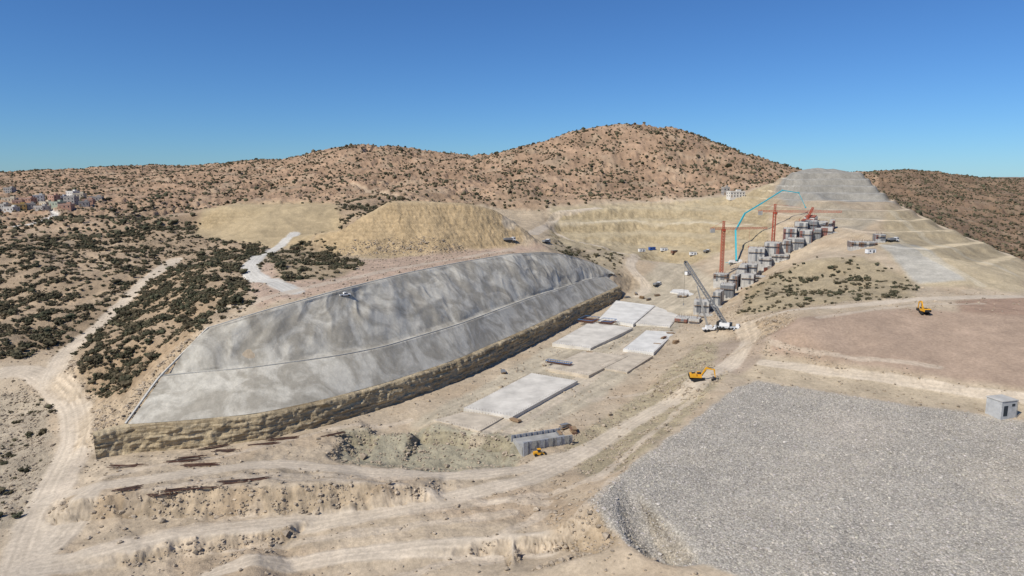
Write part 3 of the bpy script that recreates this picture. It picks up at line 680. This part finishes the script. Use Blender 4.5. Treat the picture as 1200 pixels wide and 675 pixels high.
# ------------------------------------------------------------------ machines
yel=mat('machine_yellow',(.72,.36,.03),.45,0,.15); blk=mat('machine_black',(.03,.03,.03),.7); gls=mat('cab_glass',(.03,.04,.05),.15,0,.1); wht=mat('paint_white',(.75,.75,.73),.45,0,.1); cy=mat('boom_cyan',(.06,.42,.48),.45); crr=mat('crane_red',(.45,.09,.05),.55); blu=mat('paint_blue',(.04,.12,.4),.4)
def excavator(loc,rz,rs=0.6,sc=1.0,reach=1.0):
    k=MB()
    for s_ in(-1,1):
        k.side([(-2.3,.25),(-1.9,0),(1.9,0),(2.3,.25),(2.45,.6),(2.1,1.0),(-2.1,1.0),(-2.45,.6)],s_*1.35-.32,s_*1.35+.32,1)
        for i in range(14): k.box((-2.2+i*.34,s_*1.35,1.02),(.2,.7,.07),1)
    k.box((0,0,.85),(2.2,2.2,.5),1); k.cyl((0,0,1.0),(0,0,1.35),.8,1,16)
    M=Matrix.Rotation(rs,3,'Z'); k2=MB()
    k2.box((-.6,0,1.65),(4.2,2.7,.5),0); k2.side([(-2.9,1.9),(-.4,1.9),(-.5,2.75),(-2.5,2.75),(-2.9,2.5)],-1.35,1.35,0)
    k2.side([(-3.15,1.45),(-2.6,1.45),(-2.6,2.45),(-3.0,2.4),(-3.2,2.0)],-1.3,1.3,1)
    k2.box((-1.5,.3,2.85),(1.2,1.2,.2),1); k2.cyl((-1.9,-.8,2.7),(-1.9,-.8,3.3),.09,1,8)
    k2.side([(-.2,1.9),(1.45,1.9),(1.5,2.5),(1.1,3.25),(-.2,3.25)],.4,1.35,0)
    k2.box((.95,.875,2.75),(.9,.98,.75),2,mx=Matrix.Rotation(.3,3,'Y')); k2.box((.35,1.37,2.75),(.9,.04,.75),2); k2.box((.35,.39,2.75),(.9,.04,.75),2)
    k2.side([(.9,1.8),(1.3,1.7),(3.2,4.6),(5.9*reach,4.15),(6.0*reach,4.45),(3.1,5.35),(2.7,5.1)],-.25,.15,0)
    e=6.0*reach
    k2.side([(e-.5,4.9),(e+.1,4.6),(e+.5,1.6),(e+.2,1.5),(e-.35,4.0)],-.2,.1,0)
    k2.side([(e+.5,1.8),(e+.2,1.2),(e-.9,.9),(e-1.0,.3),(e-.3,.05),(e+.6,.5),(e+.75,1.3)],-.65,.55,1)
    k2.cyl((1.6,-.35,2.0),(3.0,-.35,4.2),.11,1,8); k2.cyl((1.6,.25,2.0),(3.0,.25,4.2),.11,1,8); k2.cyl((3.3,-.05,5.2),(e-.4,-.05,5.0),.11,1,8)
    k.add([M@Vector(v) for v in k2.v],k2.f,0); k.m[-len(k2.m):]=k2.m
    k.done('excavator',[yel,blk,gls],tuple(loc),rz,bevel=.04,sc=sc)
excavator(hit(817,446),.15,-.3,1.05)
excavator(hit(1083,368),1.3,.2,1.0,.9)
q=hit(631,534); 
k=MB()
for a in(-1.3,1.3):
    for s_ in(-1,1): k.cyl((a,s_*.7,.65),(a,s_*1.1,.65),.65,1,14)
k.side([(-2.2,.6),(1,.6),(1,1.5),(-.3,1.6),(-.4,2),(-2.2,1.8)],-.7,.7,0); k.box((.2,0,2.2),(1.3,1.3,1.3),2); k.box((.2,0,2.95),(1.5,1.5,.15),0)
k.side([(1,1),(2.6,.5),(2.8,.8),(1,1.5)],-.6,.6,0); k.side([(2.4,.1),(3.5,.1),(3.2,1.1),(2.5,1.2)],-1.2,1.2,1); k.done('wheel_loader',[yel,blk,gls],tuple(q),.2,sc=.75)
def vehicle(px,py,name,pm,kind,rz):
    q=hit(px,py); k=MB()
    L=4.8 if kind=='car' else 8.0; W=1.9 if kind=='car' else 2.5; r=.36 if kind=='car' else .52
    for a in ([-L*.3,L*.3] if kind=='car' else [-L*.36,-L*.2,L*.33]):
        for s_ in(-1,1): k.cyl((a,s_*(W/2-.25),r),(a,s_*(W/2+.02),r),r,1,14)
    if kind=='car':
        k.side([(-L/2,.4),(L/2,.4),(L/2,.85),(L*.28,1.0),(L*.1,1.65),(-L*.12,1.65),(-L*.14,1.05),(-L/2,1.05)],-W/2,W/2,0)
        k.side([(L*.26,1.03),(L*.11,1.58),(-L*.1,1.58),(-L*.11,1.08)],-W/2-.01,W/2+.01,2)
        k.box((-L*.32,0,1.06),(L*.3,W*.8,.06),1)
    else:
        k.box((0,0,.9),(L,.9,.3),1); k.side([(L*.24,.7),(L/2,.7),(L/2,1.7),(L*.46,2.8),(L*.24,2.8)],-W/2,W/2,0); k.side([(L*.3,1.75),(L*.495,1.75),(L*.465,2.6),(L*.3,2.6)],-W/2-.01,W/2+.01,2)
        k.side([(-L/2,1.3),(-L*.42,1.05),(L*.2,1.05),(L*.22,2.5),(-L/2,2.3)],-W/2,W/2,3)
    k.done(name,[pm,blk,gls,steel],tuple(q),rz,bevel=.03)
vehicle(156,500,'pickup_truck',blu,'car',.3); vehicle(597,283,'dump_truck',wht,'truck',.4); vehicle(640,285,'dump_truck',wht,'truck',1); vehicle(404,347,'pickup_truck',wht,'car',.6)
vehicle(1046,283,'dump_truck',wht,'truck',.3); vehicle(770,335,'dump_truck',wht,'truck',.8); vehicle(828,296,'concrete_mixer_truck',wht,'truck',.8)
# site cabins
def cabin(px,py,rz,pm):
    q=hit(px,py); k=MB(); k.box((0,0,1.45),(6.1,2.45,2.6),0)
    for i in range(14): 
        for s_ in(-1,1): k.box((-2.8+i*.43,s_*1.25,1.45),(.12,.06,2.4),0)
    k.box((0,0,2.82),(6.2,2.55,.12),1)
    for a in(-2.8,2.8):
        for s_ in(-1,1): k.box((a,s_,.08),(.3,.3,.18),1)
    k.box((-1.2,-1.3,1.7),(.9,.06,.8),2); k.box((1.4,-1.3,1.2),(.85,.06,2.0),2); k.done('site_cabin',[pm,steel,gls],tuple(q),rz)
for a in [(752,295,.3,wht),(764,293,.3,blu),(778,294,.2,wht),(790,297,.5,rust),(812,299,.1,wht),(806,322,.8,wht),(1020,297,.2,wht)]: cabin(*a)
for px,py in [(770,405),(778,398),(786,392),(792,402),(745,345),(752,350),(760,352),(770,347),(700,360),(735,349),(690,415),(604,494),(655,510),(662,502),(672,507),(640,450),(590,437)]:
    q=hit(px,py); k=MB()
    for i in range(random.randint(5,9)):
        k.box((random.uniform(-.3,.3),random.uniform(-.3,.3),.12+i*.2),(random.uniform(3,4.5),random.uniform(1.0,2.0),.17),i%2,rz=random.uniform(-.1,.1))
    k.done('timber_stack',[wood,random.choice([steel,rust,wood])],tuple(q),random.uniform(0,3))
# mobile crane with lattice boom
q=hit(852,386); k=MB()
k.box((0,0,1.3),(12,2.8,.8),0)
for a in(-4.8,-3.2,-1.6,1.4,3,4.6):
    for s_ in(-1,1): k.cyl((a,s_*1.0,.75),(a,s_*1.5,.75),.75,1,14)
for a in(-5,4):
    k.box((a,0,1.0),(.5,8,.35),0)
    for s_ in(-1,1): k.box((a,s_*4,.5),(.3,.3,1.0),1); k.box((a,s_*4,.1),(1,1,.2),1)
k.side([(4.5,1.7),(6.3,1.4),(6.3,2.6),(5.8,3.3),(4.5,3.3)],-1.3,1.3,2); k.box((5.95,0,2.7),(.5,2.2,.7),3)
k.box((-1.5,0,2.6),(5.5,2.6,1.7),2); k.box((1.6,1.0,2.8),(1.4,1,1.9),3); k.box((-4.6,0,2.7),(1.4,2.9,2.0),1)
tcr=float(np.hypot(q[0],q[1]))
b0=Vector((-1.2,0,3.2)); tip=Vector(D(803,307,tcr*.98)-q)
rzc=-.5; tl=Matrix.Rotation(-rzc,3,'Z')@tip; 
k.lattice(b0,tl,1.6,1.8,.34,4); k.lattice(b0,b0+Vector((-5,0,8)),1.2,1.6,.22,4); k.beam(b0+Vector((-5,0,8)),tl,.12,.12,1); k.beam(b0+Vector((-5,0,8)),(-4.6,0,3.6),.12,.12,1)
k.box(tl,(.9,.9,1.2),1); k.beam(tl,tl-Vector((0,0,22)),.09,.09,1); k.box(tl-Vector((0,0,22.5)),(.5,.5,1),4)
k.done('mobile_crane',[mat('chassis',(.5,.52,.53),.5),blk,wht,gls,steel],tuple(q),rzc)
q=hit(832,388); k=MB()
k.box((0,0,1.3),(8,2.5,.8),0)
for a in(-3,-1.2,2.4):
    for s_ in(-1,1): k.cyl((a,s_*.9,.65),(a,s_*1.3,.65),.65,1,14)
k.box((-.8,0,2.4),(3,2.2,1.4),0); k.side([(2.6,1.7),(4.2,1.5),(4.2,2.4),(3.8,3),(2.6,3)],-1.2,1.2,0); k.beam((-1.5,0,3),(-6,0,17),.8,.9,2); k.beam((-6,0,17),(-8,0,24),.5,.6,2)
k.done('telescopic_crane',[wht,blk,concrete_d],tuple(q),.1)
def tower(px,py0,py1,t,jl,rz,cj):
    b0=D(px,py0,t); h=(py0-py1)/F*t/ct*.98
    k=MB(); k.box((0,0,-.5),(5,5,2),1); k.lattice((0,0,0),(0,0,h),1.9,2.0,.30,0)
    k.box((0,0,h+.4),(2.4,2.4,1.2),0); k.lattice((0,0,h+1),(0,0,h+7),1.2,1.5,.20,0)
    k.lattice((0,0,h+1.6),(jl,0,h+1.6),1.2,1.8,.16,0); k.lattice((0,0,h+1.6),(-cj,0,h+1.6),1.2,1.8,.18,0)
    k.box((-cj+1.5,0,h+.2),(3,1.8,3),1); k.box((1.4,1.2,h+.2),(1.5,1.3,2),2)
    k.beam((0,0,h+7),(jl*.7,0,h+2.3),.13,.13,0); k.beam((0,0,h+7),(-cj+1,0,h+2.3),.13,.13,0)
    k.beam((jl*.6,0,h+1),(jl*.6,0,h-12),.08,.08,0); k.box((jl*.6,0,h-12.4),(.7,.7,1),0)
    k.done('tower_crane',[crr,concrete_d,gls],tuple(b0),rz)
tower(845,326,270,505,34,.15,10); tower(905,296,250,520,48,-.12,12)
q=hit(940,268); k=MB()
for s_ in(-1,1): k.side([(-3,.2),(-2.5,0),(2.5,0),(3,.2),(3.1,.7),(2.6,1.1),(-2.6,1.1),(-3.1,.7)],s_*2-.4,s_*2+.4,1)
k.box((-.8,0,2.2),(5,3,1.8),0); k.box((1.8,1.2,2.3),(1.3,1,1.8),2); k.lattice((1,0,2),(8,0,17),1.2,1.6,.25,0); k.beam((-2.5,0,3),(-3,0,8),.3,.3,0); k.beam((-3,0,8),(8,0,17),.1,.1,1); k.beam((8,0,17),(8,0,8),.08,.08,1)
k.done('crawler_crane',[crr,blk,gls],tuple(q),.1)
# concrete pump
q=hit(861,309); t=float(np.linalg.norm(q-np.array([0,0,100]))); k=MB()
k.box((0,0,1.2),(10,2.5,.7),0)
for a in(-4,-2.6,2.8,4.2):
    for s_ in(-1,1): k.cyl((a,s_*.9,.6),(a,s_*1.3,.6),.6,1,12)
k.side([(3.4,1.5),(5.4,1.4),(5.4,2.6),(5,3.2),(3.4,3.2)],-1.25,1.25,0); k.box((4.9,0,2.6),(1,2,.7),3); k.box((-2,0,2.2),(4,2.2,1.2),0)
for a in(-4.2,3):
    for s_ in(-1,1): k.beam((a,0,1),(a*1.4,s_*4.5,.2),.35,.35,2)
tt=t/ct/ct*.97
pts=[Vector((1,0,2.5))]+[Vector(D(a,b_,tt)-q) for a,b_ in[(862,270),(873,250),(893,238),(917,223),(936,226)]]+[Vector(D(944,243,tt)-q)]
for a,b_,w in zip(pts[:-1],pts[1:],(1.3,1.1,1.0,.85,.7,.45)): k.beam(a,b_,w,w,2)
for p_ in pts[1:]: k.cyl(p_-Vector((0,.6,0)),p_+Vector((0,.6,0)),.6,2,10)
k.done('concrete_pump_truck',[wht,blk,cy,gls],tuple(q),0)
# ------------------------------------------------------------------ buildings
def house(loc,w,d,h,rz,wm,name='village_house',fl=2,plain=False):
    k=MB(); k.box((0,0,h/2-1.5),(w,d,h+3),0); k.box((0,0,h+.12),(w+.3,d+.3,.24),1)
    for s_ in(-1,1): k.box((0,s_*(d/2),h+.6),(w+.2,.2,.75),0); k.box((s_*w/2,0,h+.6),(.2,d-.2,.75),0)
    k.box((w*.2,d*.1,h+1.4),(w*.3,d*.3,2.3),0)
    for f in range(fl):
        for i in range(max(2,int(w/2.8))):
            x_=-w/2+(i+.5)*w/max(2,int(w/2.8)); z_=h/fl*(f+.55)
            for s_ in(-1,1):
                if f==0 and i==0: k.box((x_,s_*(d/2+.03),1.1),(1.1,.08,2.2),3)
                else: k.box((x_,s_*(d/2+.03),z_),(1.1,.08,1.2),2); k.box((x_,s_*(d/2+.08),z_-.68),(1.3,.2,.1),1)
        for i in range(2):
            for s_ in(-1,1): k.box((s_*(w/2+.03),-d/4+i*d/2,h/fl*(f+.55)),(.08,1.0,1.2),2)
    k.done(name,[wm,concrete,gls,wood],loc,rz)
wms=[mat('wall_'+n_,c_,.85,0,.1) for n_,c_ in [('cream',(.60,.51,.37)),('white',(.70,.66,.58)),('ochre',(.56,.36,.13)),('pink',(.50,.30,.21)),('grey',(.38,.35,.31)),('blue',(.36,.38,.40)),('green',(.38,.41,.31))]]
hs=[(4,244,4),(14,247,1),(24,247,2),(36,243,4),(33,236,3),(46,236,1),(12,236,0),(55,241,0),(64,236,3),(74,234,5),(84,238,4),(94,234,0),(104,238,3),(113,235,4),(12,226,4),(22,239,3),(86,231,1),(-14,244,1),(-30,240,0),(68,241,6),(99,241,4),(50,246,4),(78,244,3)]
for px,py,w_ in hs:
    q=hit(px,py); hh=random.choice([3.4,3.6,6.3,6.5]); house(tuple(q),random.uniform(8,14),random.uniform(8,11),hh,random.uniform(-.5,.5),wms[w_],fl=1 if hh<4 else 2)
q=hit(862,231); house(tuple(q),16,8,5,.2,wms[1],'site_office',2); q=hit(850,228); house(tuple(q),7,6,7,.1,wms[4],'site_office',2)
q=hit(1172,487); k=MB(); k.box((0,0,2.4),(6.2,5.5,6.8),0); k.box((0,0,5.9),(6.6,5.9,.3),1); k.box((-1.4,-2.78,2.6),(1.6,.1,3.4),2); k.box((1.6,-2.8,4.4),(1.2,.12,.8),2); k.beam((3.0,-3,0),(3.0,-3,6),.15,.15,3); k.box((3.12,0,2.2),(.1,1.4,2.2),2)
for i in range(3): k.box((0,-2.77,-.2+i*2.1),(6.2,.05,.06),1)
k.done('gate_shaft_building',[mat('shaft_concrete',(.46,.46,.44),.9,0,.2,.6),concrete,gls,steel],tuple(q),.25,bevel=.05)
for px,py,l,rz in [(150,547,9,.1),(215,541,8,.2),(235,546,9,.15),(225,537,7,.3),(330,515,9,.25),(310,521,8,.2),(250,525,7,.5),(265,529,6,.1),(190,581,6,.1),(210,575,7,.3),(238,572,8,.1),(272,566,6,.2),(300,563,6,.4),(390,510,6,.5),(150,574,5,.4)]:
    q=hit(px,py); k=MB()
    for i in range(14):
        y_=random.uniform(-.9,.9); o=random.uniform(-1.5,1.5); a=random.uniform(-.1,.1)
        k.beam((-l/2+o,y_-a*l/2,.15+random.random()*.4),(l/2+o,y_+a*l/2,.15+random.random()*.4),.10,.10,random.choice([0,0,1]))
    for a in(-l*.3,l*.3): k.box((a,0,.07),(.25,2.2,.15),2)
    k.done('rebar_bundle',[rebar,mat('dark_steel',(.09,.07,.06),.8),wood],tuple(q),rz)
# ------------------------------------------------------------------ light, sky, camera
sd=Vector((-.54,-.44,.72)).normalized(); el=math.asin(sd.z); az=math.atan2(sd.x,sd.y)
L=bpy.data.lights.new('sun','SUN'); L.energy=4.6; L.angle=math.radians(.5); L.color=(1,.95,.875); lo=bpy.data.objects.new('sun',L); lo.rotation_euler=sd.to_track_quat('Z','Y').to_euler(); scene.collection.objects.link(lo)
w=bpy.data.worlds.new('World'); scene.world=w; w.use_nodes=True; nt=w.node_tree; nt.nodes.clear()
o=nt.nodes.new('ShaderNodeOutputWorld'); bg=nt.nodes.new('ShaderNodeBackground'); sk=nt.nodes.new('ShaderNodeTexSky'); sk.sky_type='NISHITA'; sk.sun_disc=False
sk.sun_elevation=el; sk.sun_rotation=az%(2*math.pi); sk.altitude=1200; sk.air_density=1.0; sk.dust_density=.1; sk.ozone_density=2.0
tn_=nt.nodes.new('ShaderNodeVectorMath'); tn_.operation='MULTIPLY'; tn_.inputs[1].default_value=(.42,.74,1.16); nt.links.new(sk.outputs[0],tn_.inputs[0])
bg.inputs[1].default_value=.085; nt.links.new(tn_.outputs[0],bg.inputs[0]); nt.links.new(bg.outputs[0],o.inputs[0])
cam=bpy.data.cameras.new('camera'); cam.lens=24; cam.sensor_width=36; cam.clip_start=1; cam.clip_end=40000
co=bpy.data.objects.new('camera',cam); co.location=(0,0,H0); co.rotation_euler=(math.pi/2-th,0,0); scene.collection.objects.link(co); scene.camera=co
scene.view_settings.view_transform='Standard'; scene.view_settings.look='None'; scene.view_settings.exposure=0
print('done',time.time()-T0)
